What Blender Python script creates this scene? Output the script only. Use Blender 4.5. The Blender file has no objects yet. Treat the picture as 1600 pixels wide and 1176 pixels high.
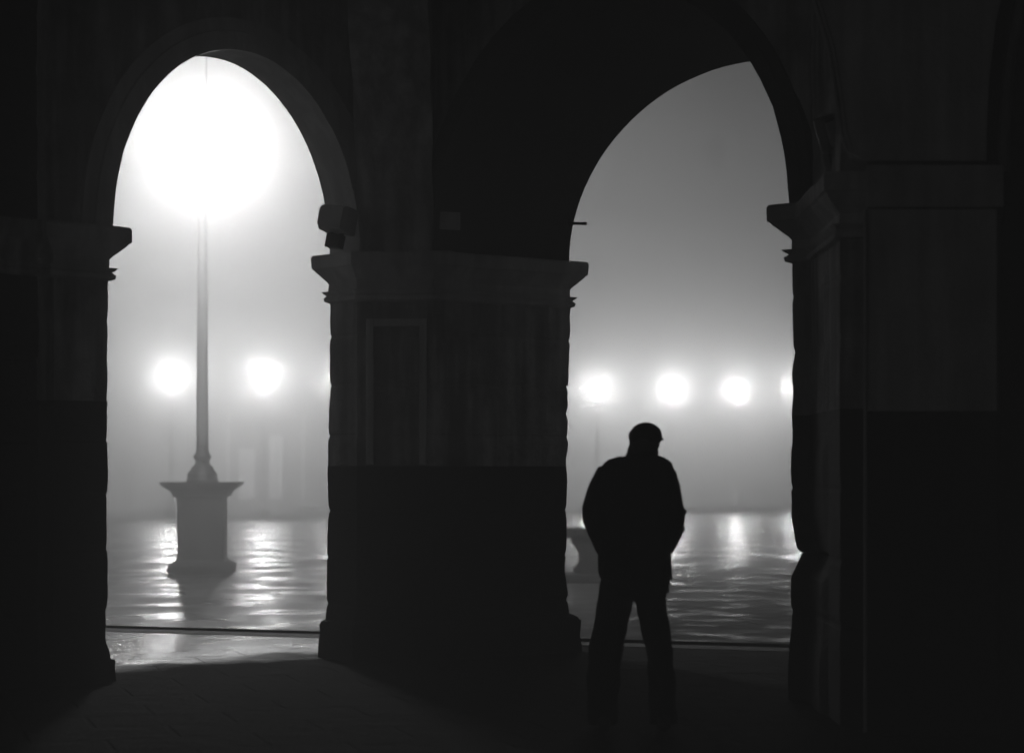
import bpy, bmesh, math, random
from mathutils import Vector, noise
random.seed(7)
C = bpy.context.scene.collection
S = bpy.context.scene

# ------------------------------------------------------------------ camera, world, exposure
F = 3000.0                       # focal length in pixels of a 1600 px wide picture
CAM_Z = 1.43
cam_d = bpy.data.cameras.new("camera")
cam = bpy.data.objects.new("camera", cam_d); C.objects.link(cam)
cam.location = (0, 0, CAM_Z); cam.rotation_euler = (math.radians(90), 0, 0)
cam_d.sensor_width = 36; cam_d.lens = F / 1600 * 36; cam_d.shift_y = 152 / 1600
cam_d.clip_start = 0.05; cam_d.clip_end = 800
cam_d.dof.use_dof = True; cam_d.dof.focus_distance = 14.6; cam_d.dof.aperture_fstop = 1.5
S.camera = cam

w = bpy.data.worlds.new("World"); S.world = w; w.use_nodes = True
nt = w.node_tree; nt.nodes.clear()
sky = nt.nodes.new("ShaderNodeTexSky"); sky.sky_type = 'NISHITA'; sky.sun_disc = False
sky.sun_elevation = math.radians(1); sky.sun_rotation = math.radians(180)
bw = nt.nodes.new("ShaderNodeRGBToBW"); bg = nt.nodes.new("ShaderNodeBackground")
bg.inputs['Strength'].default_value = 0.025
wo = nt.nodes.new("ShaderNodeOutputWorld")
# added bright sky patch behind left of the viewer, lights the arcade's inner stone
gc = nt.nodes.new("ShaderNodeTexCoord"); gd = nt.nodes.new("ShaderNodeVectorMath"); gd.operation = 'DOT_PRODUCT'
gd.inputs[1].default_value = (-.84, -.54, .06); nt.links.new(gc.outputs['Generated'], gd.inputs[0])
gm = nt.nodes.new("ShaderNodeMapRange"); gm.inputs[1].default_value = .68; gm.inputs[2].default_value = 1; gm.inputs[3].default_value = .02; gm.inputs[4].default_value = 7
nt.links.new(gd.outputs['Value'], gm.inputs[0]); gx = nt.nodes.new("ShaderNodeMath"); gx.operation = 'MULTIPLY'
nt.links.new(bw.outputs[0], gx.inputs[0]); nt.links.new(gm.outputs[0], gx.inputs[1]); nt.links.new(gx.outputs[0], bg.inputs[0])
nt.links.new(sky.outputs[0], bw.inputs[0]); nt.links.new(bg.outputs[0], wo.inputs[0])

S.view_settings.view_transform = 'Standard'; S.view_settings.look = 'None'
S.view_settings.exposure = 0; S.view_settings.gamma = 1
S.cycles.use_denoising = True
S.cycles.volume_bounces = 0
S.cycles.max_bounces = 8
S.cycles.sample_clamp_indirect = 4

LAMP_MAIN = 2700.0                # watts of the big hanging lantern
LAMP_FAR = 21500.0               # watts of the far lamps
FOG = .051

# ------------------------------------------------------------------ materials
def mat(name, col=0.3, rough=0.8, var=0.25, scale=3.0, bump=0.3, bscale=25, metal=0.0, spec=0.4, joints=None, grime=0.0):
    m = bpy.data.materials.new(name); m.use_nodes = True
    n = m.node_tree.nodes; l = m.node_tree.links
    p = n['Principled BSDF']
    tc = n.new('ShaderNodeTexCoord')
    ns = n.new('ShaderNodeTexNoise'); ns.inputs['Scale'].default_value = scale; ns.inputs['Detail'].default_value = 8
    ns.inputs['Roughness'].default_value = 0.65
    l.new(tc.outputs['Object'], ns.inputs['Vector'])
    mr = n.new('ShaderNodeMapRange'); mr.inputs[1].default_value = 0.3; mr.inputs[2].default_value = 0.7
    mr.inputs[3].default_value = col * (1 - var); mr.inputs[4].default_value = col * (1 + var)
    l.new(ns.outputs[0], mr.inputs[0])
    last = mr.outputs[0]
    if grime > 0:
        mp = n.new('ShaderNodeMapping'); mp.inputs['Scale'].default_value = (9, 9, .9)
        l.new(tc.outputs['Object'], mp.inputs[0])
        g = n.new('ShaderNodeTexNoise'); g.inputs['Scale'].default_value = 1.0; g.inputs['Detail'].default_value = 5
        l.new(mp.outputs[0], g.inputs['Vector'])
        gm = n.new('ShaderNodeMapRange'); gm.inputs[1].default_value = .4; gm.inputs[2].default_value = .65
        gm.inputs[3].default_value = 1 - grime; gm.inputs[4].default_value = 1
        l.new(g.outputs[0], gm.inputs[0])
        mm = n.new('ShaderNodeMath'); mm.operation = 'MULTIPLY'
        l.new(last, mm.inputs[0]); l.new(gm.outputs[0], mm.inputs[1]); last = mm.outputs[0]
    l.new(last, p.inputs['Base Color'])
    p.inputs['Roughness'].default_value = rough; p.inputs['Metallic'].default_value = metal
    p.inputs['Specular IOR Level'].default_value = spec
    nb = n.new('ShaderNodeTexNoise'); nb.inputs['Scale'].default_value = bscale; nb.inputs['Detail'].default_value = 6
    l.new(tc.outputs['Object'], nb.inputs['Vector'])
    bp = n.new('ShaderNodeBump'); bp.inputs['Strength'].default_value = bump; bp.inputs['Distance'].default_value = 0.02
    l.new(nb.outputs[0], bp.inputs['Height']); l.new(bp.outputs[0], p.inputs['Normal'])
    return m

def emis(name, strength, col=1.0):
    m = bpy.data.materials.new(name); m.use_nodes = True
    n = m.node_tree.nodes; l = m.node_tree.links; n.clear()
    e = n.new('ShaderNodeEmission'); e.inputs[0].default_value = (col, col, col, 1); e.inputs[1].default_value = strength
    o = n.new('ShaderNodeOutputMaterial'); l.new(e.outputs[0], o.inputs[0])
    return m

M = {
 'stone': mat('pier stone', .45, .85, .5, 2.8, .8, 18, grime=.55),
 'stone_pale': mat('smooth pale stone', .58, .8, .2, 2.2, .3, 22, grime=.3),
 'stone_dark': mat('shaded stone', .045, .9, .35, 2.5, .5, 18),  # darker copy of the stone, shade under the right arch put into its colour
 'shade_band': mat('painted pier shade', .02, .8, .4, 3, .4, 15),  # shade on the lower piers painted as a dark band
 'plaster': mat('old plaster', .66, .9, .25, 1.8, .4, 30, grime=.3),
 'plaster_dark': mat('dark plaster and unlit space', .03, .9, .3, 1.6, .2, 30),
 'metal': mat('dark painted iron', .04, .4, .2, 8, .1, 60, metal=.3),
 'grey_metal': mat('grey housing', .42, .5, .15, 6, .1, 60),
 'pedestal': mat('pedestal stone', .035, .7, .3, 4, .4, 20, grime=.3),
 'mast': mat('painted mast', .2, .6, .15, 6, .1, 60),
 'coat': mat('dark wool', .012, .95, .3, 30, .3, 200, spec=.1),
 'trousers': mat('dark trouser cloth', .014, .95, .3, 30, .3, 200, spec=.1),
 'skin': mat('skin', .25, .6, .1, 8, .1, 80),
 'hair': mat('hair', .05, .7, .3, 60, .4, 120),
 'leather': mat('black leather', .01, .4, .2, 20, .1, 60),
 'facade': mat('facade stone', .32, .85, .2, .4, .2, 4),
 'facade_dark': mat('arcade back wall plaster', .3, .9, .2, .4, .2, 4),
 'roof': mat('roof tile', .12, .85, .3, 1, .4, 5),
 'glass_dark': mat('window glass', .03, .15, .1, 1, 0, 5),
 'bead': mat('zinc corner bead', .4, .6, .1, 6, .1, 30),
}
M['lamp_main'] = emis('big lantern glass', 25)
M['lamp_far'] = emis('street lamp glass', 60)
def bulb(parent, loc, watts, radius):
    # the lamp's own light, a sphere just outside its glass
    d = bpy.data.lights.new('bulb', 'POINT'); d.energy = watts; d.shadow_soft_size = radius; d.use_soft_falloff = False
    o = bpy.data.objects.new('bulb', d); C.objects.link(o); o.parent = parent; o.location = loc; return o
M['lamp_high'] = emis('upper lamp light', 0.9)
M['lit'] = emis('lit window', 6)

# wet ground: slabs with joints, undulating, puddled
def wet_mat(name, col, r_wet, r_dry, wet_lo, wet_hi, bump, slab=(0.9, .45), sc=1.1):
    m = bpy.data.materials.new(name); m.use_nodes = True
    n = m.node_tree.nodes; l = m.node_tree.links; p = n['Principled BSDF']
    tc = n.new('ShaderNodeTexCoord')
    br = n.new('ShaderNodeTexBrick'); br.inputs['Scale'].default_value = 1
    br.inputs['Brick Width'].default_value = slab[0]; br.inputs['Row Height'].default_value = slab[1]
    br.inputs['Mortar Size'].default_value = .018; br.inputs['Mortar Smooth'].default_value = .6
    br.inputs['Color1'].default_value = (.75, .75, .75, 1); br.inputs['Color2'].default_value = (1.1, 1.1, 1.1, 1)
    br.inputs['Mortar'].default_value = (.25, .25, .25, 1); br.inputs['Bias'].default_value = 0
    rot = n.new('ShaderNodeMapping'); rot.inputs['Rotation'].default_value = (0, 0, math.radians(-18.5))
    l.new(tc.outputs['Object'], rot.inputs[0]); l.new(rot.outputs[0], br.inputs['Vector'])
    n1 = n.new('ShaderNodeTexNoise'); n1.inputs['Scale'].default_value = sc; n1.inputs['Detail'].default_value = 6
    l.new(tc.outputs['Object'], n1.inputs['Vector'])
    wet = n.new('ShaderNodeMapRange'); wet.inputs[1].default_value = wet_lo; wet.inputs[2].default_value = wet_hi
    wet.inputs[3].default_value = r_wet; wet.inputs[4].default_value = r_dry
    l.new(n1.outputs[0], wet.inputs[0]); l.new(wet.outputs[0], p.inputs['Roughness'])
    mu = n.new('ShaderNodeMath'); mu.operation = 'MULTIPLY'; mu.inputs[1].default_value = col
    l.new(br.outputs['Color'], mu.inputs[0]); l.new(mu.outputs[0], p.inputs['Base Color'])
    n2 = n.new('ShaderNodeTexNoise'); n2.inputs['Scale'].default_value = 5; n2.inputs['Detail'].default_value = 5
    n2.inputs['Roughness'].default_value = .6
    l.new(tc.outputs['Object'], n2.inputs['Vector'])
    a = n.new('ShaderNodeMath'); a.operation = 'MULTIPLY_ADD'; a.inputs[1].default_value = -.25
    l.new(br.outputs['Fac'], a.inputs[0]); l.new(n2.outputs[0], a.inputs[2])
    bp = n.new('ShaderNodeBump'); bp.inputs['Strength'].default_value = 1; bp.inputs['Distance'].default_value = bump
    l.new(a.outputs[0], bp.inputs['Height']); l.new(bp.outputs[0], p.inputs['Normal'])
    p.inputs['IOR'].default_value = 1.4
    return m
def dull_when_dry(m):
    n = m.node_tree.nodes; l = m.node_tree.links; p = n['Principled BSDF']
    ro = p.inputs['Roughness'].links[0].from_socket
    sp = n.new('ShaderNodeMapRange'); sp.inputs[1].default_value = .2; sp.inputs[2].default_value = .7
    sp.inputs[3].default_value = .4; sp.inputs[4].default_value = .02
    l.new(ro, sp.inputs[0]); l.new(sp.outputs[0], p.inputs['Specular IOR Level'])
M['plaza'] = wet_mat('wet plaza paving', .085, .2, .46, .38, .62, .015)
def drier_lee(m):
    # the paving right under the building on the right hand side has drained and dulled
    n = m.node_tree.nodes; l = m.node_tree.links; p = n['Principled BSDF']
    ro = p.inputs['Roughness'].links[0].from_socket
    tc = n.new('ShaderNodeTexCoord'); sx = n.new('ShaderNodeSeparateXYZ'); l.new(tc.outputs['Object'], sx.inputs[0])
    a = n.new('ShaderNodeMapRange'); a.inputs[1].default_value = -.8; a.inputs[2].default_value = .6; l.new(sx.outputs['X'], a.inputs[0])
    b = n.new('ShaderNodeMapRange'); b.inputs[1].default_value = 34; b.inputs[2].default_value = 19; l.new(sx.outputs['Y'], b.inputs[0])
    c = n.new('ShaderNodeMath'); c.operation = 'MULTIPLY'; l.new(a.outputs[0], c.inputs[0]); l.new(b.outputs[0], c.inputs[1])
    ns = n.new('ShaderNodeTexNoise'); ns.inputs['Scale'].default_value = 1.7; ns.inputs['Detail'].default_value = 6; l.new(tc.outputs['Object'], ns.inputs['Vector'])
    e = n.new('ShaderNodeMapRange'); e.inputs[1].default_value = .40; e.inputs[2].default_value = .54; e.inputs[3].default_value = .25; e.inputs[4].default_value = 1; l.new(ns.outputs[0], e.inputs[0])
    d = n.new('ShaderNodeMath'); d.operation = 'MULTIPLY'; l.new(c.outputs[0], d.inputs[0]); l.new(e.outputs[0], d.inputs[1])
    mx = n.new('ShaderNodeMix'); l.new(d.outputs[0], mx.inputs[0]); l.new(ro, mx.inputs[2]); mx.inputs[3].default_value = .8
    l.new(mx.outputs[0], p.inputs['Roughness'])
drier_lee(M['plaza'])
dull_when_dry(M['plaza'])
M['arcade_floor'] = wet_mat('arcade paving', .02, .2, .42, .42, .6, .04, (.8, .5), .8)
def dry_inside(m):
    # rain blows in under the left arch only: further inside the slabs are dry and dull
    n = m.node_tree.nodes; l = m.node_tree.links; p = n['Principled BSDF']
    tc = n.new('ShaderNodeTexCoord'); d = n.new('ShaderNodeVectorMath'); d.operation = 'DOT_PRODUCT'
    d.inputs[1].default_value = (-.677, .737, 0); l.new(tc.outputs['Object'], d.inputs[0])
    ns = n.new('ShaderNodeTexNoise'); ns.inputs['Scale'].default_value = 2.2; ns.inputs['Detail'].default_value = 5; l.new(tc.outputs['Object'], ns.inputs['Vector'])
    a = n.new('ShaderNodeMath'); a.operation = 'MULTIPLY_ADD'; a.inputs[1].default_value = 1.2; l.new(ns.outputs[0], a.inputs[0]); l.new(d.outputs['Value'], a.inputs[2])
    w = n.new('ShaderNodeMapRange'); w.inputs[1].default_value = 12.6; w.inputs[2].default_value = 13.3; l.new(a.outputs[0], w.inputs[0])
    old = p.inputs['Roughness'].links[0].from_socket
    mx = n.new('ShaderNodeMix'); l.new(w.outputs[0], mx.inputs[0]); mx.inputs[2].default_value = .95; l.new(old, mx.inputs[3]); l.new(mx.outputs[0], p.inputs['Roughness'])
    sp = n.new('ShaderNodeMapRange'); sp.inputs[3].default_value = .03; sp.inputs[4].default_value = .5; l.new(w.outputs[0], sp.inputs[0]); l.new(sp.outputs[0], p.inputs['Specular IOR Level'])
dry_inside(M['arcade_floor'])
M['kerb'] = mat('dark kerb stone', .03, .85, .3, 4, .4, 20)

# ------------------------------------------------------------------ helpers
def link(name, bm, m, parent=None, smooth=False, recalc=True):
    if recalc: bmesh.ops.recalc_face_normals(bm, faces=bm.faces)
    me = bpy.data.meshes.new(name); bm.to_mesh(me); bm.free()
    me.materials.append(m)
    if smooth:
        for f in me.polygons: f.use_smooth = True
    o = bpy.data.objects.new(name, me); C.objects.link(o)
    if parent: o.parent = parent
    return o
def tag(o, label, cat, group=None):
    o['label'] = label; o['category'] = cat
    if group: o['group'] = group
    return o
def thing(name, label, cat, loc=(0, 0, 0), rz=0, group=None):
    o = bpy.data.objects.new(name, None); C.objects.link(o)
    o.location = loc; o.rotation_euler = (0, 0, rz); o.empty_display_size = .2
    return tag(o, label, cat, group)
def struct(o, kind='structure'):
    o['kind'] = kind; return o
def box(bm, x0, x1, y0, y1, z0, z1):
    v = [bm.verts.new(p) for p in ((x0,y0,z0),(x1,y0,z0),(x1,y1,z0),(x0,y1,z0),(x0,y0,z1),(x1,y0,z1),(x1,y1,z1),(x0,y1,z1))]
    for f in ((0,3,2,1),(4,5,6,7),(0,1,5,4),(1,2,6,5),(2,3,7,6),(3,0,4,7)): bm.faces.new([v[i] for i in f])
    return v
def bevel(bm, d, seg=2):
    bmesh.ops.bevel(bm, geom=list(bm.edges), offset=d, segments=seg, affect='EDGES', profile=.6)
def offset_poly(P, d):
    """mitred outward offset of a polygon given clockwise or anticlockwise"""
    n = len(P); A = sum(P[i][0]*P[(i+1)%n][1]-P[(i+1)%n][0]*P[i][1] for i in range(n)); s = 1 if A > 0 else -1
    out = []
    for i in range(n):
        a, b, c = Vector(P[i-1]), Vector(P[i]), Vector(P[(i+1)%n])
        e1 = (b-a).normalized(); e2 = (c-b).normalized()
        n1 = Vector((e1.y, -e1.x))*s; n2 = Vector((e2.y, -e2.x))*s
        k = (n1+n2); k = k / max(.35, k.dot(n1))
        if k.length > 1.6: k = k.normalized()*1.6
        out.append(tuple(b + k*d))
    return out
def subdivide_poly(P, step):
    out = []
    for i in range(len(P)):
        a, b = Vector(P[i]), Vector(P[(i+1) % len(P)]); n = max(1, round((b-a).length/step))
        for k in range(n): out.append(tuple(a.lerp(b, k/n)))
    return out
def loft(bm, rings, cap0=True, cap1=True):
    vs = [[bm.verts.new(p) for p in r] for r in rings]
    n = len(vs[0])
    for a, b in zip(vs, vs[1:]):
        for i in range(n): bm.faces.new((a[i], a[(i+1) % n], b[(i+1) % n], b[i]))
    if cap0: bm.faces.new(vs[0][::-1])
    if cap1: bm.faces.new(vs[-1])
def prism(bm, P, z0, z1): loft(bm, [[(x, y, z0) for x, y in P], [(x, y, z1) for x, y in P]])
def sweep(bm, P, prof):
    """prof: (z, overhang) from bottom to top"""
    loft(bm, [[(x, y, z) for x, y in offset_poly(P, o)] for z, o in prof])
def lathe(bm, prof, c=(0, 0), seg=24):
    rings = []
    for r, z in prof: rings.append([(c[0]+r*math.cos(2*math.pi*i/seg), c[1]+r*math.sin(2*math.pi*i/seg), z) for i in range(seg)])
    loft(bm, rings)
def tube(bm, pts, r, seg=8):
    pts = [Vector(p) for p in pts]; rings = []
    rr = r if isinstance(r, (list, tuple)) else [r]*len(pts)
    for i, p in enumerate(pts):
        d = (pts[min(i+1, len(pts)-1)] - pts[max(i-1, 0)]).normalized()
        u = d.orthogonal().normalized() if i == 0 else (u - d*u.dot(d)).normalized()
        v = d.cross(u)
        rings.append([p + (u*math.cos(2*math.pi*k/seg) + v*math.sin(2*math.pi*k/seg))*rr[i] for k in range(seg)])
    loft(bm, rings)
def ball(bm, c, r, sub=3, sc=(1, 1, 1)):
    res = bmesh.ops.create_icosphere(bm, subdivisions=sub, radius=1)
    for v in res['verts']: v.co = Vector((c[0]+v.co.x*r*sc[0], c[1]+v.co.y*r*sc[1], c[2]+v.co.z*r*sc[2]))

# ------------------------------------------------------------------ ground
bm = bmesh.new()
N = 2
def quad(bm, P, z): bm.faces.new([bm.verts.new((x, y, z)) for x, y in P])
# kerb line runs from (-30, 26.4) to (30, 6.3); plaza beyond, arcade floor on this side
def kerb_y(x, o=0): return 16.36 - .3356*x + o
quad(bm, [(-60, kerb_y(-60, .17)), (60, kerb_y(60, .17)), (60, 108), (-60, 108)], -.012)
struct(link('plaza_ground', bm, M['plaza']))
bm = bmesh.new()
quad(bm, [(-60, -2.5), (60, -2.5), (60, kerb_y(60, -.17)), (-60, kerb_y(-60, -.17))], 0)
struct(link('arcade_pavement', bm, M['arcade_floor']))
bm = bmesh.new()
y0 = [(-60, kerb_y(-60, -.17)), (60, kerb_y(60, -.17)), (60, kerb_y(60, .17)), (-60, kerb_y(-60, .17))]
prism(bm, y0, -.3, .004)
bevel(bm, .003, 2)
struct(link('kerb', bm, M['kerb']))

# ------------------------------------------------------------------ arcade
HC = 3.13; TOP = 7.4
P1, P2, P3, P4, P5 = (-1.424, 14.995), (-1.19, 14.74), (-.60, 14.74), (.46, 15.45), (-.1, 15.95)
Q1, Q2 = (-2.79, 13.27), (-3.024, 13.525)
dL = Vector((.737, .677)); nL = Vector((-.677, .737)); dR = Vector((.676, -.736))
S1 = (1.78, 12.15); S2 = (2.84, 12.86)
arc = thing('arcade_building', 'dark stone arcade with two arches opening onto the foggy square', 'arcade')

def worn_prism(bm, P, z0, z1, joints, seed, amp=.006, prof=None, notch=.008, step=.16):
    """a pier shaft of courses: worn arrises, recessed joints, prof(x, y, z) -> (dx, dy)"""
    Q = subdivide_poly(P, step); zs = set()
    n = int((z1-z0)/.06)
    for i in range(n+1): zs.add(round(z0+(z1-z0)*i/n, 4))
    for j in joints:
        for o in (-.022, -.008, .008, .022): zs.add(round(j+o, 4))
    zs = sorted(z for z in zs if z0 <= z <= z1); rings = []
    for z in zs:
        jn = min([abs(z-j) for j in joints] + [9]); d = -notch if jn < .012 else (-.003 if jn < .03 else 0)
        row = sum(1 for j in joints if j < z)
        cd = (noise.noise((row*3.7, seed*5.1, 0)))*amp*1.6
        ring = []
        for (x, y), (ox, oy) in zip(Q, offset_poly(Q, 1)):
            dx, dy = ox-x, oy-y
            k = d + cd + amp*noise.noise((x*3, y*3, z*4+seed)) + amp*.6*noise.noise((x*9, y*9, z*11+seed))
            px, py = prof(x, y, z) if prof else (0, 0)
            ring.append((x+dx*k+px, y+dy*k+py, z))
        rings.append(ring)
    loft(bm, rings)

CAPP = [(-.375, 0), (-.36, .06), (-.335, .065), (-.315, .03), (-.305, .055), (-.285, .085), (-.28, .01), (-.225, .01), (-.20, .04), (-.18, .075), (-.155, .11), (-.13, .15), (-.115, .165), (-.105, .19), (-.02, .195), (-.004, .18), (0, .17)]
def capital(P, parent, m, k=1.0, wear=1):
    bm = bmesh.new(); Q = subdivide_poly(P, .15)
    rings = []
    for z, o in CAPP:
        ring = []
        for (x, y), (ox, oy) in zip(P, offset_poly(P, 1)): pass
        OP = offset_poly(P, o*k)
        R = []
        for i in range(len(P)):
            a, b = Vector(OP[i]), Vector(OP[(i+1) % len(P)]); n = max(1, round((Vector(P[i])-Vector(P[(i+1) % len(P)])).length/.12))
            for t in range(n):
                p = a.lerp(b, t/n); c = .008*wear*noise.noise((p.x*4, p.y*4, z*9)); R.append((p.x+c, p.y+c, HC+z+.006*noise.noise((p.x*3, p.y*3, 5))))
        rings.append(R)
    loft(bm, rings)
    return link('capital', bm, m, parent)

def interp(tab, z):
    tab = sorted(tab)
    if z <= tab[0][0]: return tab[0][1]
    for (a, fa), (b, fb) in zip(tab, tab[1:]):
        if z <= b: return fa + (fb-fa)*(z-a)/(b-a)
    return tab[-1][1]
def px_tab(rows, s):            # measured outline: (picture row, horizontal deviation) -> (height, metres)
    return [(CAM_Z + (740-y)/s, d/s) for y, d in rows]

BASEZ = .30
# --- corner pier
PT = [P1, P2, P3, P4, P5]
t_left = px_tab([(460, 0), (560, 0), (640, -1.5), (720, -3), (850, -2), (960, -5), (1010, -5)], 200)
t_right = px_tab([(440, 3), (491, 2.5), (562, 1), (640, -1), (644, -4), (650, -1), (695, -2), (712, -5), (720, -7), (735, -4.5), (756, -4), (797, -5), (807, -7.5), (815, -6), (879, -7), (889, -13), (897, -9), (909, -7), (930, -3), (965, -2), (1000, -2)], 197)
def prof_mid(x, y, z):
    a = max(0, 1-abs(x-P1[0])/.25)*(1 if y > 14.76 else 0); b = max(0, 1-abs(x-P4[0])/.5)*(1 if y > 14.76 else 0)
    return (a*interp(t_left, z) + b*interp(t_right, z), 0)
pier = bpy.data.objects.new('pier', None); C.objects.link(pier); pier.parent = arc
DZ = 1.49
bm = bmesh.new(); worn_prism(bm, PT, DZ, HC-.37, [1.72, 2.12, 2.5], 1, prof=prof_mid); link('shaft', bm, M['stone'], pier)
bm = bmesh.new(); worn_prism(bm, offset_poly(PT, .004), BASEZ-.02, DZ, [.42, .78, 1.14], 2, prof=prof_mid); link('shade_band', bm, M['shade_band'], pier)
bm = bmesh.new(); worn_prism(bm, offset_poly(PT, .055), 0, BASEZ-.04, [], 3, amp=.012); sweep(bm, PT, [(BASEZ-.045, .052), (BASEZ-.02, .045), (BASEZ, .02), (BASEZ+.01, .003)]); link('base', bm, M['shade_band'], pier)
capital(PT, pier, M['stone_pale'], .5)
# abacus band plate and raised panel frame on the face towards the arcade
bm = bmesh.new(); 
for a in ((-1.12, -1.06, 1.5, 2.62), (-.71, -.655, 1.5, 2.62)): box(bm, a[0], a[1], 14.715, 14.75, a[2], a[3])
box(bm, -1.06, -.71, 14.716, 14.75, 2.56, 2.62); bevel(bm, .006, 1)
link('panel_frame', bm, M['stone_pale'], pier)

# --- left pier, a narrow pilaster by the arch and a second one beside it
Qa = (Q1[0]-dL.x*.42, Q1[1]-dL.y*.42); Qb = (Q2[0]-dL.x*.42, Q2[1]-dL.y*.42)
LP = [Q1, Q2, Qb, Qa]
pier = bpy.data.objects.new('pier', None); C.objects.link(pier); pier.parent = arc
tl = px_tab([(440, 0), (600, -1), (760, -1.5), (900, -2), (1000, -4), (1015, 2), (1035, 5)], 226)
def prof_l(x, y, z): return (interp(tl, z) if abs(x-Q1[0]) < .1 else 0, 0)
bm = bmesh.new(); worn_prism(bm, LP, 1.93, HC-.37, [2.2, 2.5], 4, notch=.003, prof=prof_l); link('shaft', bm, M['stone'], pier)
bm = bmesh.new(); worn_prism(bm, offset_poly(LP, .003), .15, 1.93, [.5, .9, 1.3, 1.65], 5, notch=.003, prof=prof_l); link('shade_band', bm, M['shade_band'], pier)
bm = bmesh.new(); worn_prism(bm, offset_poly(LP, .04), 0, .15, [], 6, amp=.012); link('base', bm, M['shade_band'], pier)
capital(LP, pier, M['stone_pale'], .6)
Qc = (Qa[0]-dL.x*.10-.02, Qa[1]-dL.y*.10); Qd = (Qc[0]-dL.x*1.6, Qc[1]-dL.y*1.6)
LP2 = [Qc, (Qc[0]+nL.x*.5, Qc[1]+nL.y*.5), (Qd[0]+nL.x*.5, Qd[1]+nL.y*.5), Qd]
pier = bpy.data.objects.new('pilaster', None); C.objects.link(pier); pier.parent = arc
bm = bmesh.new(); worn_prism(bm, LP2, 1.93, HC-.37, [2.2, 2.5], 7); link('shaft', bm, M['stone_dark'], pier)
bm = bmesh.new(); worn_prism(bm, offset_poly(LP2, .003), 0, 1.93, [.5, .9, 1.3, 1.65], 8); link('shade_band', bm, M['shade_band'], pier)
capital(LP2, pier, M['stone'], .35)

# --- right pier
T1, T2 = (1.862, 10.9), (2.06, 10.9)
RP = [S1, (1.885, 12.10), T1, T2, (2.9, 11.45), (3.1, 12.4), S2]
rr = [(460, -2), (493, -.5), (542, 1), (558, 1.6), (577, -2), (590, -2.5), (607, 0), (625, -.5), (650, -2.5), (686, -.5), (705, -3), (760, -4), (783, -3.5), (810, -3), (830, 1), (858, 6), (863, 13), (871, 11), (888, 3), (902, -4), (946, -4), (980, -2.5), (1000, -6), (1031, -8)]
tr = px_tab(rr, 247)
pier = bpy.data.objects.new('pier', None); C.objects.link(pier); pier.parent = arc
def prof_r(x, y, z): return (interp(tr, z)*(1 if x < 2 and y < 12.5 and y > 11.4 else 0), 0)
bm = bmesh.new(); worn_prism(bm, RP, 1.80, HC-.37, [2.2, 2.55], 9, amp=.003, notch=.006, prof=prof_r); link('shaft', bm, M['stone'], pier)
bm = bmesh.new(); worn_prism(bm, RP, .0, 1.80, [.94, .56, 1.35], 10, amp=.003, notch=.006, prof=prof_r); link('shade_band', bm, M['shade_band'], pier)
capital(RP, pier, M['stone_pale'], .56)
bm = bmesh.new()
for a in ((1.90, 1.915), (2.03, 2.045)): box(bm, a[0], a[1], 11.275, 11.33, 1.8, 2.66)
box(bm, 1.915, 2.03, 11.276, 11.33, 2.6, 2.66); link('panel_frame', bm, M['stone_pale'], pier)

# --- near pier at the right with smooth plaster face
NP = [(1.935, 10.5), (2.655, 10.5), (2.85, 11.2), (2.12, 11.2)]
pier = bpy.data.objects.new('plastered_pier', None); C.objects.link(pier); pier.parent = arc
bm = bmesh.new(); prism(bm, NP, 1.77, 2.88); bevel(bm, .012, 3); link('shaft', bm, M['plaster'], pier)
bm = bmesh.new(); prism(bm, offset_poly(NP, .004), 0, 1.766); bevel(bm, .01, 2); link('shade_band', bm, M['shade_band'], pier)
bm = bmesh.new(); prism(bm, [(1.932, 10.47), (2.683, 10.47), (2.87, 11.22), (2.12, 11.22)], 2.884, 3.115); bevel(bm, .012, 3); link('impost', bm, M['plaster'], pier)
bm = bmesh.new(); tube(bm, [(1.93, 10.49, 0.02), (1.93, 10.49, 1.2), (1.931, 10.489, 2.87)], .011, 8); link('corner_bead', bm, M['bead'], pier)
bm = bmesh.new()
# wall over the near pier, with the curved left edge of a vault springing from it
ED = [(1.935, 3.145), (1.83, 3.20), (1.80, 3.3), (1.775, 3.5), (1.735, 3.75), (1.66, 4.0), (1.54, 4.3), (1.3, 4.7), (1.0, 5.0), (.7, 5.15), (.7, TOP)]
ER = [(2.60, 3.145), (2.60, 3.3), (2.615, 3.6), (2.65, 3.9), (2.72, 4.2), (2.85, 4.5), (3.1, 4.8), (3.5, 5.0), (3.9, 5.1), (4.4, 5.15), (4.4, TOP)]
for y0, y1 in ((10.52, 11.22),):
    A = [[bm.verts.new((x+(y-y0)*.25, y, z)) for x, z in ED] for y in (y0, y1)]
    B = [[bm.verts.new((x, y, z)) for x, z in ER] for y in (y0, y1)]
    for i in range(len(ED)-1):
        bm.faces.new((A[0][i], B[0][i], B[0][i+1], A[0][i+1])); bm.faces.new((A[1][i], A[1][i+1], B[1][i+1], B[1][i]))
        bm.faces.new((A[0][i], A[0][i+1], A[1][i+1], A[1][i])); bm.faces.new((B[0][i], B[1][i], B[1][i+1], B[0][i+1]))
    bm.faces.new((A[0][0], A[1][0], B[1][0], B[0][0]))
link('vault_wall', bm, M['plaster'], arc)
bm = bmesh.new()
for o, r in ((0, .012), (.028, .009)):
    tube(bm, [(x+o, 10.515, z) for x, z in ED[1:9]], r, 6)
link('arch_moulding', bm, M['stone_pale'], arc)
bm = bmesh.new()   # rib to the right of it and a second paler strip
tube(bm, [(x+.19, 10.9, z) for x, z in ER[:8]], .035, 6); link('rib', bm, M['stone_pale'], arc)
bm = bmesh.new(); prism(bm, [(2.6, 11.25), (9, 11.0), (9, 12.2), (3.4, 12.2)], 0, TOP); link('wall', bm, M['plaster_dark'], arc)  # blackness of the unlit space here is put into the wall colour
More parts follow.
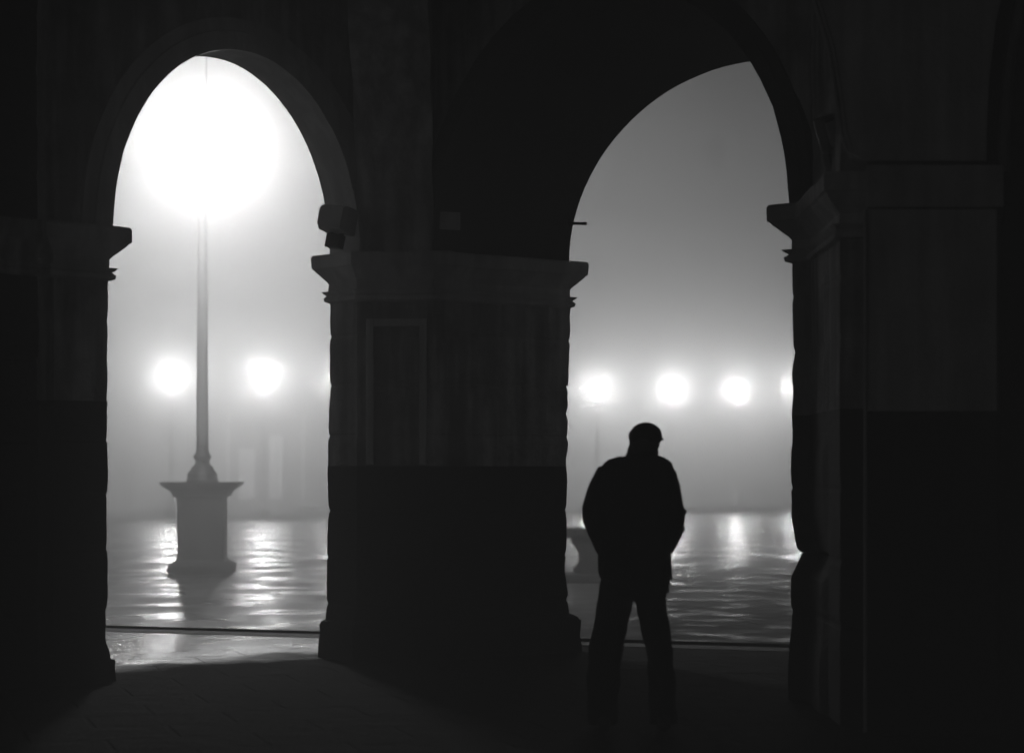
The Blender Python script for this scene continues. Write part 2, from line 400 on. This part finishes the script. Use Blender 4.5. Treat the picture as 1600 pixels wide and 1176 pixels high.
bm = bmesh.new(); prism(bm, [(6, -2), (6.6, -2), (6.6, 11.0), (6, 11.0)], 0, TOP); link('wall', bm, M['plaster_dark'], arc)

# --- the two arched walls
def arch_wall(A, B, A2, B2, bi, bo, m, mi, ring=None, seg=48):
    """wall above the springing between jambs A,B (inner face) and A2,B2 (outer face)"""
    bm = bmesh.new(); bs = bmesh.new()
    A, B, A2, B2 = map(Vector, (A, B, A2, B2))
    fi, fo = [], []
    for k in range(seg+1):
        t = math.pi*k/seg; c = (1-math.cos(t))/2; s = math.sin(t)
        wob = .004*noise.noise((c*14, bi, 0))
        p = A.lerp(B, c); q = A2.lerp(B2, c)
        fi.append((p.x, p.y, HC+bi*s+wob)); fo.append((q.x, q.y, HC+bo*s+wob))
    for F_, flip in ((fi, 0), (fo, 1)):
        lo = [bm.verts.new(p) for p in F_]; hi = [bm.verts.new((p[0], p[1], TOP)) for p in F_]
        for k in range(seg): bm.faces.new((lo[k], lo[k+1], hi[k+1], hi[k]))
    link('wall', bm, m, arc)
    a = [bs.verts.new(p) for p in fi]; M_ = [bs.verts.new(Vector(p).lerp(Vector(q), .5)) for p, q in zip(fi, fo)]; b = [bs.verts.new(p) for p in fo]
    for k in range(seg):
        bs.faces.new((a[k], a[k+1], M_[k+1], M_[k])); bs.faces.new((M_[k], M_[k+1], b[k+1], b[k]))
    link('arch_soffit', bs, mi, arc, smooth=True)
    if ring:
        w_, d_ = ring; d = (B-A).normalized(); nrm = (A-A2).normalized(); br = bmesh.new(); W = (B-A).length/2; mid = (A+B)/2
        rows = []
        for k in range(seg+1):
            t = math.pi*k/seg
            def P(e, o):
                c = mid - d*math.cos(t)*(W+e); c = c + nrm*o
                return (c.x, c.y, HC + (bi+e)*math.sin(t) + (.004 if e == 0 else 0))
            jt = 0 if k % 6 else .008
            rows.append([P(-.012, -.05), P(-.012, d_-jt), P(w_*.55, d_-jt), P(w_*.58, d_*.6), P(w_, d_*.6-jt), P(w_, -.05)])
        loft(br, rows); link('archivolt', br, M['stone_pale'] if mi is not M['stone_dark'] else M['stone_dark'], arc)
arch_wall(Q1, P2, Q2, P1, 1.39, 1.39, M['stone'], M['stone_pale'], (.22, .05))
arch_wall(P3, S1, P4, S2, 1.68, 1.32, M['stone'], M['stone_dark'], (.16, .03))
# masonry above the piers
for i, P in enumerate((PT, LP, LP2, RP)):
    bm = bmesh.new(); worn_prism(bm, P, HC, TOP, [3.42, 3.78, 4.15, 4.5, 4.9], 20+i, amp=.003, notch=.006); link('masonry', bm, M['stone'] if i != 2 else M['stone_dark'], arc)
bm = bmesh.new()
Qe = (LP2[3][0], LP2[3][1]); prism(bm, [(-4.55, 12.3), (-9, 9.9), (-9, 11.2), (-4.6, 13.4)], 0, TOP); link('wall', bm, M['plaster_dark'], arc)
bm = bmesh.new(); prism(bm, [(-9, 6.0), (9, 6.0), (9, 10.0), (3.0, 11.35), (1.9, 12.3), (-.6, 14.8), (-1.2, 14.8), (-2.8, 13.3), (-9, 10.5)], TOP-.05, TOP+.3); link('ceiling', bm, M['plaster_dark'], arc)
bm = bmesh.new(); prism(bm, [(-9.2, 9.8), (-1.3, 15.6), (-.1, 15.95), (3.3, 12.9), (9.2, 12.3), (9.2, 9.0), (-9.2, 8)], TOP+.3, 9.2); link('upper_wall', bm, M['stone_dark'], arc)
# transverse rib from the corner pier over the arcade
bm = bmesh.new(); rows = []
for k in range(25):
    t = math.pi*.5*k/24*1.25
    yy = 11.0 + 3.72*math.cos(t); zz = HC + 2.5*math.sin(t); y2 = 11.0 + 4.2*math.cos(t); z2 = HC + 2.95*math.sin(t)
    j = .0 if k % 3 else .012
    rows.append([(-1.19+j, yy, zz), (-.60-j, yy, zz), (-.60-j, y2, z2), (-1.19+j, y2, z2)])
loft(bm, rows); link('rib', bm, M['stone'], arc)

# ------------------------------------------------------------------ fittings on the arcade
def fitting(name, label, cat, loc, rot, size, m, group=None):
    t = thing(name, label, cat, loc, 0, group); t.rotation_euler = rot
    a, b, c = size
    bm = bmesh.new(); rows = []
    for (k, s) in ((-1, .86), (-.55, .98), (.8, 1), (1, .96)):
        rows.append([(x*a/2*s, k*b/2, z*c/2*s) for x, z in ((-1, -1), (1, -1), (1, 1), (-1, 1))])
    loft(bm, rows); bevel(bm, .008, 2); link('housing', bm, m, t)
    bm = bmesh.new(); box(bm, -a/2*.9, a/2*.9, -b/2*1.02-.008, -b/2*1.0, -c/2*.7, c/2*.7); link('front_plate', bm, M['grey_metal'], t)
    bm = bmesh.new(); tube(bm, [(-a*.3, .02, -c/2+.01), (0, .03, -c/2-.03), (a*.3, .02, -c/2+.01)], .014, 6)
    box(bm, -.06, .06, -.02, .06, -c/2-.115, -c/2-.012); link('bracket', bm, M['metal'], t)
    return t
fitting('floodlight', 'grey box shaped floodlight sitting on the capital at the right side of the left arch', 'floodlight', (-1.325, 14.60, 3.36), (math.radians(-8), math.radians(8), math.radians(-28)), (.235, .2, .2), M['grey_metal'])
fitting('loudspeaker', 'small black box fitting high on the pier right of the right arch', 'loudspeaker', (1.862, 11.22, 3.42), (math.radians(8), math.radians(-20), math.radians(15)), (.12, .14, .2), M['metal'])
bm = bmesh.new(); ang = math.atan2(.48, 1.057); 
box(bm, -.085, .085, -.03, .0, -.068, .068); bevel(bm, .008, 2)
o = link('junction_box', bm, M['stone_pale']); o.location = (-.485, 14.785, 3.375); o.rotation_euler = (0, 0, ang)
tag(o, 'small pale square box fixed beside the corner pier above its capital', 'junction box')
bm = bmesh.new(); tube(bm, [(0, 0, 0), (.06, 0, 0), (.13, -.01, -.002)], .012, 8); box(bm, -.01, .0, -.03, .03, -.03, .03)
o = link('iron_bracket', bm, M['metal']); o.location = (.46, 15.16, 3.405); tag(o, 'short iron bar sticking out of the left haunch of the right arch', 'bracket')

# ------------------------------------------------------------------ lamp post on pedestal
post = thing('mast', 'tall tapering mast on a square stone pedestal, its top lost in glare', 'mast', (-4.52, 28.03, -.012), math.radians(3))
SQ = [(-.33, -.33), (.33, -.33), (.33, .33), (-.33, .33)]
ped = bpy.data.objects.new('pedestal', None); C.objects.link(ped); ped.parent = post
bm = bmesh.new(); sweep(bm, SQ, [(.12, .0), (.6, 0), (1.14, 0)]); bevel(bm, .01, 1); link('die', bm, M['pedestal'], ped)
bm = bmesh.new(); sweep(bm, SQ, [(0, .12), (.1, .125), (.13, .115), (.155, .08), (.17, .065), (.175, .03), (.21, .01)]); link('plinth', bm, M['pedestal'], ped)
bm = bmesh.new(); sweep(bm, SQ, [(1.10, .005), (1.115, .055), (1.15, .06), (1.165, .075), (1.20, .09), (1.22, .12), (1.245, .155), (1.265, .19), (1.285, .2), (1.30, .225), (1.325, .23)]); link('cornice', bm, M['pedestal'], ped)
bm = bmesh.new()
lathe(bm, [(.23, 1.325), (.235, 1.36), (.215, 1.385), (.225, 1.41), (.215, 1.45), (.17, 1.50), (.155, 1.54), (.11, 1.58), (.10, 1.61), (.10, 1.64), (.125, 1.67), (.135, 1.695), (.12, 1.72), (.095, 1.75), (.09, 1.78), (.088, 1.82)], seg=28)
link('column_base', bm, M['metal'], post, smooth=True)
bm = bmesh.new(); lathe(bm, [(.088, 1.8), (.088, 2.2), (.08, 3.2), (.07, 4.4), (.062, 5.4), (.055, 6.4), (.05, 6.58), (.02, 6.6)], seg=20); link('shaft', bm, M['mast'], post, smooth=True)
bm = bmesh.new(); ball(bm, (0, 0, 6.68), .1, 2); link('finial', bm, M['metal'], post, smooth=True)

# ------------------------------------------------------------------ big lantern hung outside the left arch
LX, LY, LZ = -3.66, 23.0, 5.42
lt = thing('hanging_lantern', 'blazing lantern hung outside the left arch, a huge white glare in the fog', 'lantern', (LX, LY, LZ))
bm = bmesh.new(); lathe(bm, [(.08, -.4), (.28, -.33), (.40, -.14), (.43, .03), (.37, .18), (.2, .26), (.08, .27)], seg=20); link('globe', bm, M['lamp_main'], lt, smooth=True); bulb(lt, (0, 0, -.06), LAMP_MAIN, .44)
bm = bmesh.new(); lathe(bm, [(.10, .275), (.12, .3), (.06, .36), (.03, .45), (.02, .5)], seg=20); link('cap', bm, M['grey_metal'], lt)
bm = bmesh.new(); tube(bm, [(0, 0, .48), (0, 0, 1.5)], .006, 8); link('hanger', bm, M['metal'], lt)
bm = bmesh.new(); tube(bm, [(0, .1, 1.55), (0, -.1, 1.55), (.3, -4, 1.75), (.6, -8.6, 2.1)], [.02, .025, .035, .04], 8); tube(bm, [(.1, -1.2, 1.66), (.6, -8.6, 3.2)], .015, 6); link('bracket', bm, M['metal'], lt)

# ------------------------------------------------------------------ stone bench
bn = thing('stone_bench', 'low heavy stone bench in the square half hidden behind the corner pier and the man', 'bench', (1.25, 25.6, -.012))
bm = bmesh.new(); box(bm, -.95, .85, -.28, .28, .60, .72); bevel(bm, .02, 2); link('seat', bm, M['pedestal'], bn)
bm = bmesh.new(); box(bm, -.93, .83, -.3, .3, 0, .12); bevel(bm, .02, 2); link('base', bm, M['pedestal'], bn)
LEG = [(.0, .12), (-.07, .14), (-.07, .19), (-.03, .22), (.0, .3), (-.01, .4), (-.05, .46), (-.06, .5), (-.1, .52), (-.1, .60)]
for x0, x1 in ((-.84, -.74), (-.36, .2), (.66, .78)):
    bm = bmesh.new()
    P = [(x0+dx, z) for dx, z in LEG] + [(x1-dx, z) for dx, z in LEG[::-1]]
    f = [bm.verts.new((x, -.24, z)) for x, z in P]; b = [bm.verts.new((x, .24, z)) for x, z in P]
    bm.faces.new(f); bm.faces.new(b[::-1])
    for i in range(len(P)): bm.faces.new((f[i], b[i], b[(i+1) % len(P)], f[(i+1) % len(P)]))
    link('leg', bm, M['pedestal'], bn)

# ------------------------------------------------------------------ far side of the square
E = Vector((.838, .545)); EN = Vector((-.545, .838)); rz = math.atan2(E.y, E.x)
fac = thing('palace_facade', 'long arcaded palace front across the square, almost lost in the fog', 'building', (-6.5, 86.5, -.012), rz)
def fbox(*a):
    bm = bmesh.new(); box(bm, *a); return bm
BAY = 3.6; NB = 8
for i in range(-NB, NB+1):                        # columns of the ground floor arcade
    bm = bmesh.new(); box(bm, i*BAY-.3, i*BAY+.3, 0, .7, 0, 3.4); box(bm, i*BAY-.42, i*BAY+.42, -.1, .8, 3.4, 3.65); box(bm, i*BAY-.4, i*BAY+.4, -.08, .78, 0, .25)
    link('pier', bm, M['facade'], fac)
bm = bmesh.new()
for i in range(-NB, NB):
    a0, a1 = i*BAY+.3, (i+1)*BAY-.3; seg = 16
    for yy in (0, .7):
        lo, hi = [], []
        for k in range(seg+1):
            t = math.pi*k/seg; lo.append(bm.verts.new(((a0+a1)/2-(a1-a0)/2*math.cos(t), yy, 3.65+1.4*math.sin(t)))); hi.append(bm.verts.new((lo[-1].co.x, yy, 5.6)))
        for k in range(seg): bm.faces.new((lo[k], lo[k+1], hi[k+1], hi[k]))
        if yy == 0: L0 = lo
    for k in range(seg): bm.faces.new((L0[k], L0[k+1], lo[k+1], lo[k]))
for i in range(-NB, NB+1): box(bm, i*BAY-.3, i*BAY+.3, .002, .698, 3.65, 5.6)
link('arcade_arches', bm, M['facade'], fac)
link('back_wall', fbox(-30, 30, 4.2, 4.5, 0, 5.6), M['facade_dark'], fac)
# upper wall with real window openings
wz = [(6.6, 9.0), (10.4, 12.4)]
bm = bmesh.new()
x_edges = []
ys = [5.6] + [z for r in wz for z in r] + [13.4]
for j in range(len(ys)-1):
    z0, z1 = ys[j], ys[j+1]
    if (z0, z1) in wz:
        for i in range(-NB, NB+1):
            l_ = i*BAY-BAY/2+.55 if i > -NB else -30; r_ = i*BAY+BAY/2-.55 if i < NB else 30
            box(bm, l_, r_, 0, .5, z0, z1)
    else: box(bm, -30, 30, 0, .5, z0, z1)
link('upper_wall', bm, M['facade'], fac)
link('string_course', fbox(-30.1, 30.1, -.2, -.002, 5.5, 5.75), M['facade'], fac)
link('cornice', fbox(-30.2, 30.2, -.5, .6, 13.4, 13.8), M['facade'], fac)
bm = bmesh.new(); v = [bm.verts.new(p) for p in ((-30.2, -.5, 13.8), (30.2, -.5, 13.8), (30.2, 4.5, 15.6), (-30.2, 4.5, 15.6), (-30.2, 9, 13.8), (30.2, 9, 13.8))]
bm.faces.new((v[0], v[1], v[2], v[3])); bm.faces.new((v[3], v[2], v[5], v[4])); bm.faces.new((v[0], v[3], v[4])); bm.faces.new((v[1], v[5], v[2])); bm.faces.new((v[0], v[4], v[5], v[1])); link('roof', bm, M['roof'], fac)
lit = set()
for i in range(-NB, NB):
    for j, (z0, z1) in enumerate(wz):
        x0, x1 = i*BAY+BAY/2-.55, i*BAY+BAY/2+.55
        bm = bmesh.new(); box(bm, x0, x1, .3, .34, z0, z1); p_ = link('window', bm, M['lit'] if (i, j) in lit else M['glass_dark'], fac)
        bm = bmesh.new()
        for a in ((x0-.15, x0, -.08, .1, z0-.1, z1+.15), (x1, x1+.15, -.08, .1, z0-.1, z1+.15), (x0, x1, -.08, .1, z1, z1+.15), (x0-.25, x1+.25, -.18, .1, z0-.25, z0-.1), (x0+.52, x1-.52, .24, .298, z0, z1)): box(bm, *a)
        link('frame', bm, M['facade'], p_)
# lit shop doorways under the arcade
def u_fac(px, back):
    o = Vector((-6.5, 86.5)) + EN*back; r_ = (px-800)/F
    return (r_*o.y - o.x)/(E.x - r_*E.y)
for px, za in ((345, 4.4), (385, 2.6), (432, 3.2), (463, 4.2)):
    xa = u_fac(px, 4.15)-.4
    bm = bmesh.new(); box(bm, xa, xa+.8, 4.14, 4.18, .3, za); d_ = link('door', bm, M['lit'], fac)
    bm = bmesh.new()
    for a in ((xa-.12, xa, 4.08, 4.195, 0, za+.12), (xa+.8, xa+.92, 4.08, 4.195, 0, za+.12), (xa, xa+.8, 4.08, 4.195, za, za+.12), (xa+.38, xa+.42, 4.1, 4.138, .3, za)): box(bm, *a)
    link('frame', bm, M['facade'], d_)

# row of street lamps in front of it
def lantern(label, u, z, k=1.0):
    c = Vector((-1.6, 72.2)) + E*u - EN*.75
    t = thing('street_lamp', label, 'street lamp', (c.x, c.y, -.012), rz, 'street lamps along the far side of the square')
    z += .012
    bm = bmesh.new(); ball(bm, (0, 0, z), .26, 3); link('lamp_glass', bm, M['lamp_far'], t); bulb(t, (0, 0, z), LAMP_FAR*k, .275)
    bm = bmesh.new(); lathe(bm, [(.06, z+.285), (.06, z+.30), (.03, z+.34), (.01, z+.42)], seg=14); link('hood', bm, M['metal'], t)
    bm = bmesh.new(); lathe(bm, [(.2, 0), (.2, .2), (.13, .35), (.10, .7), (.04, .85), (.025, z-.7), (.06, z-.45), (.035, z-.35), (.05, z-.285)], seg=14); link('post', bm, M['facade'], t, smooth=True)
def u_at(px):     # where along the lantern line a picture column falls
    r = (px-800)/F; o = Vector((-1.6, 72.2)) - EN*.75
    return (r*o.y - o.x)/(E.x - r*E.y)
for lab, px in (('glowing street lamp left of the tall mast, the leftmost of the far row', 268), ('glowing street lamp just right of the tall mast across the square', 412), ('glowing street lamp half hidden by the left edge of the corner pier', 524),
                ('glowing street lamp right beside the corner pier, above left of the man', 933), ('glowing street lamp directly above the head of the man', 1048), ('glowing street lamp right of the man, clear of his outline', 1152), ('glowing street lamp half hidden by the right pier, the last of the row', 1244)):
    u = u_at(px); Y = 72.2 + E.y*u - EN.y*.75
    py = 588 if px < 600 else 607
    lantern(lab, u, CAM_Z + (740-py)*Y/F, .25 if px == 524 else (.6 if px < 600 else 1.0))
t = thing('upper_lamp', 'faint lamp glowing high up in the fog beyond the right arch', 'lamp', (8.2, 77.0, 14.4), rz)
bm = bmesh.new(); ball(bm, (0, 0, 0), .4, 3); link('globe', bm, M['lamp_high'], t)
bm = bmesh.new(); tube(bm, [(0, 0, -.38), (0, .1, -.6), (0, .4, -.7)], .03, 6); link('arm', bm, M['metal'], t)

# ------------------------------------------------------------------ the man
PZ = 10.75; PS = F/PZ
def pp(px, py, dy=0): return Vector(((px-800)/PS, PZ+dy, CAM_Z+(740-py)/PS))
man = thing('person', 'man in dark cap and coat seen from behind, standing before the right arch', 'person', (pp(990, 740).x, PZ, 0))
ORG = Vector((pp(990, 740).x, PZ, 0))
def remesh(name, bm, m, vox=.011, it=4, parent=man):
    o = link(name, bm, m, parent, smooth=True)
    r = o.modifiers.new('r', 'REMESH'); r.mode = 'VOXEL'; r.voxel_size = vox; r.use_smooth_shade = True
    s = o.modifiers.new('s', 'SMOOTH'); s.factor = .5; s.iterations = it
    dg = bpy.context.evaluated_depsgraph_get(); me = bpy.data.meshes.new_from_object(o.evaluated_get(dg))
    o.modifiers.clear(); o.data = me
    for f in me.polygons: f.use_smooth = True
    return o
def rows_loft(bm, rows, seg=24, pw=2.4):
    """rows: (left px, right px, picture row, depth radius, depth offset)"""
    rings = []
    for xl, xr, y, d, off in rows:
        a, b = pp(xl, y)-ORG, pp(xr, y)-ORG; c = (a+b)/2; rx = (b-a).x/2; R = []
        for i in range(seg):
            t = 2*math.pi*i/seg; ct, st = math.cos(t), math.sin(t)
            R.append((c.x + rx*math.copysign(abs(ct)**(2/pw), ct), off + d*math.copysign(abs(st)**(2/pw), st), c.z))
        rings.append(R)
    loft(bm, rings)
def T(bm, pts, rad, seg=14):
    tube(bm, [Vector(p) for p in pts], rad, seg)
# body: head, neck, trunk, arms with hands, legs as one surface
bm = bmesh.new()
hc = pp(1007, 690) - ORG
ball(bm, (hc.x, hc.y+.02, hc.z), .088, 3, (.86, 1.05, 1.12))
# face turned away to the right: jaw, nose, brow, ear
fd = Vector((.45, .85, -.25)).normalized()
ball(bm, tuple(hc + fd*.05 + Vector((0, .01, -.05))), .062, 3)
T(bm, [hc+fd*.085+Vector((0, 0, .02)), hc+fd*.115+Vector((0, 0, -.012))], [.012, .016], 8)
for s in (-1, 1): ball(bm, (hc.x+s*.075, hc.y+.0, hc.z-.01), .022, 2, (.5, 1, 1.5))
nk = pp(1002, 712)-ORG
T(bm, [hc+Vector((0, 0, -.04)), nk, nk+Vector((0, -.01, -.12))], [.062, .062, .085])
rows_loft(bm, [(975, 1030, 722, .09, 0), (948, 1046, 735, .11, 0), (944, 1050, 770, .12, 0), (950, 1046, 830, .11, 0), (948, 1044, 890, .12, 0), (945, 1046, 925, .12, 0)])
AL = [pp(948, 738)-ORG, pp(927, 800)-ORG+Vector((0, -.02, 0)), pp(945, 852)-ORG+Vector((0, .13, 0)), pp(955, 862)-ORG+Vector((0, .17, 0))]
AR = [pp(1042, 738)-ORG, pp(1056, 800)-ORG+Vector((0, -.02, 0)), pp(1045, 852)-ORG+Vector((0, .13, 0)), pp(1033, 862)-ORG+Vector((0, .17, 0))]
for A_ in (AL, AR):
    T(bm, A_, [.055, .045, .035, .03])
    sgn = 1 if A_ is AL else -1; h0 = A_[-1]
    ball(bm, tuple(h0+Vector((sgn*.02, .01, -.02))), .04, 2, (.9, .5, 1.1))
    for q in range(4):
        b0 = h0+Vector((sgn*(.0+.014*q), .012, -.05)); T(bm, [b0, b0+Vector((sgn*.012, .012, -.032)), b0+Vector((sgn*.022, .006, -.055+.004*abs(q-1.5)))], [.0095, .009, .0075], 8)
    T(bm, [h0+Vector((sgn*.045, .015, -.01)), h0+Vector((sgn*.07, .02, -.035)), h0+Vector((sgn*.076, .02, -.06))], [.011, .01, .008], 8)
LL = [pp(966, 915)-ORG, pp(958, 1010)-ORG, pp(944, 1120)-ORG]
LR = [pp(1018, 915)-ORG, pp(1026, 1010)-ORG, pp(1033, 1120)-ORG]
for L_ in (LL, LR):
    T(bm, L_, [.082, .06, .042])
    T(bm, [L_[2]+Vector((0, -.04, .0)), L_[2]+Vector((0, .05, -.02)), L_[2]+Vector((.01, .17, -.03))], [.035, .035, .025])
remesh('body', bm, M['skin'], .008, 2)
# coat
bm = bmesh.new()
rows_loft(bm, [(966, 1034, 713, .10, 0), (953, 1043, 716.5, .12, -.01), (943, 1050, 723, .135, -.01), (938, 1053, 735, .145, -.01), (938, 1053, 760, .155, -.005), (940, 1052, 800, .15, 0), (938, 1050, 840, .15, 0), (934, 1048, 866, .155, .0), (934, 1050, 890, .16, 0), (937.5, 1051.5, 905, .162, 0)], pw=2.5)
T(bm, [pp(953, 736)-ORG, pp(939, 763)-ORG, pp(929.5, 795)-ORG+Vector((0, -.03, 0)), pp(931, 808)-ORG+Vector((0, -.02, 0)), pp(939, 832)-ORG+Vector((0, .05, 0)), pp(951, 862)-ORG+Vector((0, .13, 0))], [.072, .071, .073, .076, .07, .062], 16)
T(bm, [pp(1038, 738)-ORG, pp(1043, 763)-ORG, pp(1049, 792)-ORG+Vector((0, -.03, 0)), pp(1050, 806)-ORG+Vector((0, -.02, 0)), pp(1047, 830)-ORG+Vector((0, .05, 0)), pp(1039, 858)-ORG+Vector((0, .13, 0))], [.066, .07, .066, .07, .073, .062], 16)
for (px, py, r, o) in ((1064.5, 799, .031, -.03), (1062.5, 827, .031, .03), (1044, 930, .02, 0)): 
    if py < 900: ball(bm, tuple(pp(px, py)-ORG+Vector((0, o, 0))), r, 2, (1, 1.2, .7))
# turned up collar
T(bm, [pp(983, 713)-ORG+Vector((0, .02, 0)), pp(988, 711)-ORG+Vector((0, -.06, 0)), pp(1003, 708)-ORG+Vector((0, -.085, 0)), pp(1017, 711)-ORG+Vector((0, -.06, 0)), pp(1023, 713)-ORG+Vector((0, .02, 0))], [.02, .024, .028, .024, .02], 10)
coat = remesh('coat', bm, M['coat'], .009, 3)
for v in coat.data.vertices:
    c = v.co; k = .006*noise.noise((c.x*9, c.y*9, c.z*5)) + .004*noise.noise((c.x*24, c.y*24, c.z*14)); v.co = c + v.normal*k
# trousers: two baggy legs
bm = bmesh.new()
rows_loft(bm, [(939, 1049, 896, .13, 0), (938, 1047, 910, .135, 0), (936, 1042, 925, .13, 0), (936, 1040, 932, .11, 0)])
rows_loft(bm, [(938, 990, 905, .12, 0), (934, 989.5, 936, .115, 0), (930, 984, 960, .105, 0), (924.5, 979, 987, .095, 0), (920, 973, 1008, .09, 0), (918, 970, 1030, .085, 0), (917, 968, 1060, .08, 0), (917, 966, 1095, .08, 0), (918, 966, 1122, .085, .01), (920, 966, 1131, .085, .01)], 20)
rows_loft(bm, [(990, 1047, 905, .12, 0), (990, 1040, 932, .115, 0), (993, 1040.5, 942, .11, 0), (996, 1045, 963, .105, 0), (1002, 1047, 985, .095, 0), (1008, 1049, 1008, .09, 0), (1011, 1052, 1030, .085, 0), (1013, 1055, 1060, .08, 0), (1014, 1057, 1095, .08, 0), (1014, 1058, 1122, .085, .01), (1014, 1057, 1131, .085, .01)], 20)
tro = remesh('trousers', bm, M['trousers'], .009, 2)
for v in tro.data.vertices:
    c = v.co; v.co = c + v.normal*(.012*noise.noise((c.x*8, c.y*8, c.z*9)) + .003*noise.noise((c.x*20, c.y*20, c.z*26)))
# shoes
for px in (943, 1036):
    bm = bmesh.new(); b = pp(px, 1139)-ORG; s = -.02 if px < 990 else .03
    rings = []
    for yy, wd, h in ((-.12, .028, .05), (-.10, .036, .085), (-.04, .038, .095), (.03, .042, .085), (.09, .047, .06), (.14, .044, .045), (.175, .026, .03)):
        rings.append([(b.x + s*(yy+.1)*2 + wd*math.cos(t), yy+.02, .004 + max(0, h*.5 + h*.5*math.sin(t))) for t in [2*math.pi*i/14 for i in range(14)]])
    loft(bm, rings); link('shoe', bm, M['leather'], man, smooth=True)
# hair and cap
bm = bmesh.new()
ball(bm, (hc.x-.004, hc.y-.008, hc.z-.006), .093, 3, (.88, 1.02, 1.05))
ball(bm, (hc.x-.038, hc.y-.04, hc.z-.05), .055, 3, (1.1, .9, 1.2)); ball(bm, (hc.x-.05, hc.y-.03, hc.z-.085), .055, 3, (1.05, .9, .8))
ball(bm, (hc.x+.03, hc.y-.04, hc.z-.055), .042, 2, (1, .8, 1))
for v in bm.verts: v.co += Vector((0, 0, 0)) + v.co.normalized()*.002
h = remesh('hair', bm, M['hair'], .007, 2)
for v in h.data.vertices: v.co = v.co + v.normal*.006*noise.noise((v.co.x*40, v.co.y*40, v.co.z*18))
bm = bmesh.new()
ball(bm, (hc.x+.008, hc.y+.005, hc.z+.032), .098, 3, (.93, 1.1, .80))
ball(bm, (hc.x-.03, hc.y-.03, hc.z+.03), .066, 3, (.95, 1.0, .8))
# peak pointing forward to the right and down
for k in range(9):
    a = -.5 + k*.125; d = Vector((math.cos(a*1.0+.25), math.sin(a*1.0+.25)))
    p0 = Vector((hc.x+d.x*.06, hc.y+d.y*.06, hc.z+.035)); p1 = Vector((hc.x+d.x*.106, hc.y+d.y*.118, hc.z+.012))
    T(bm, [p0, p1], [.012, .008], 8)
remesh('cap', bm, M['coat'], .007, 2)

# ------------------------------------------------------------------ haze
bm = bmesh.new(); box(bm, -62, 62, -3.2, 110, -1.2, 17.5)
hz = bmesh.new(); 
m = bpy.data.materials.new('fog'); m.use_nodes = True; n = m.node_tree.nodes; n.clear()
pv = n.new('ShaderNodeVolumePrincipled'); pv.inputs['Color'].default_value = (.92, .92, .92, 1)
pv.inputs['Density'].default_value = FOG; pv.inputs['Anisotropy'].default_value = -.35
mo = n.new('ShaderNodeOutputMaterial'); m.node_tree.links.new(pv.outputs[0], mo.inputs['Volume'])
hz.free(); o = link('haze', bm, m); o['kind'] = 'stuff'
o['label'] = 'thick night fog filling the square and the arcade'; o['category'] = 'fog'
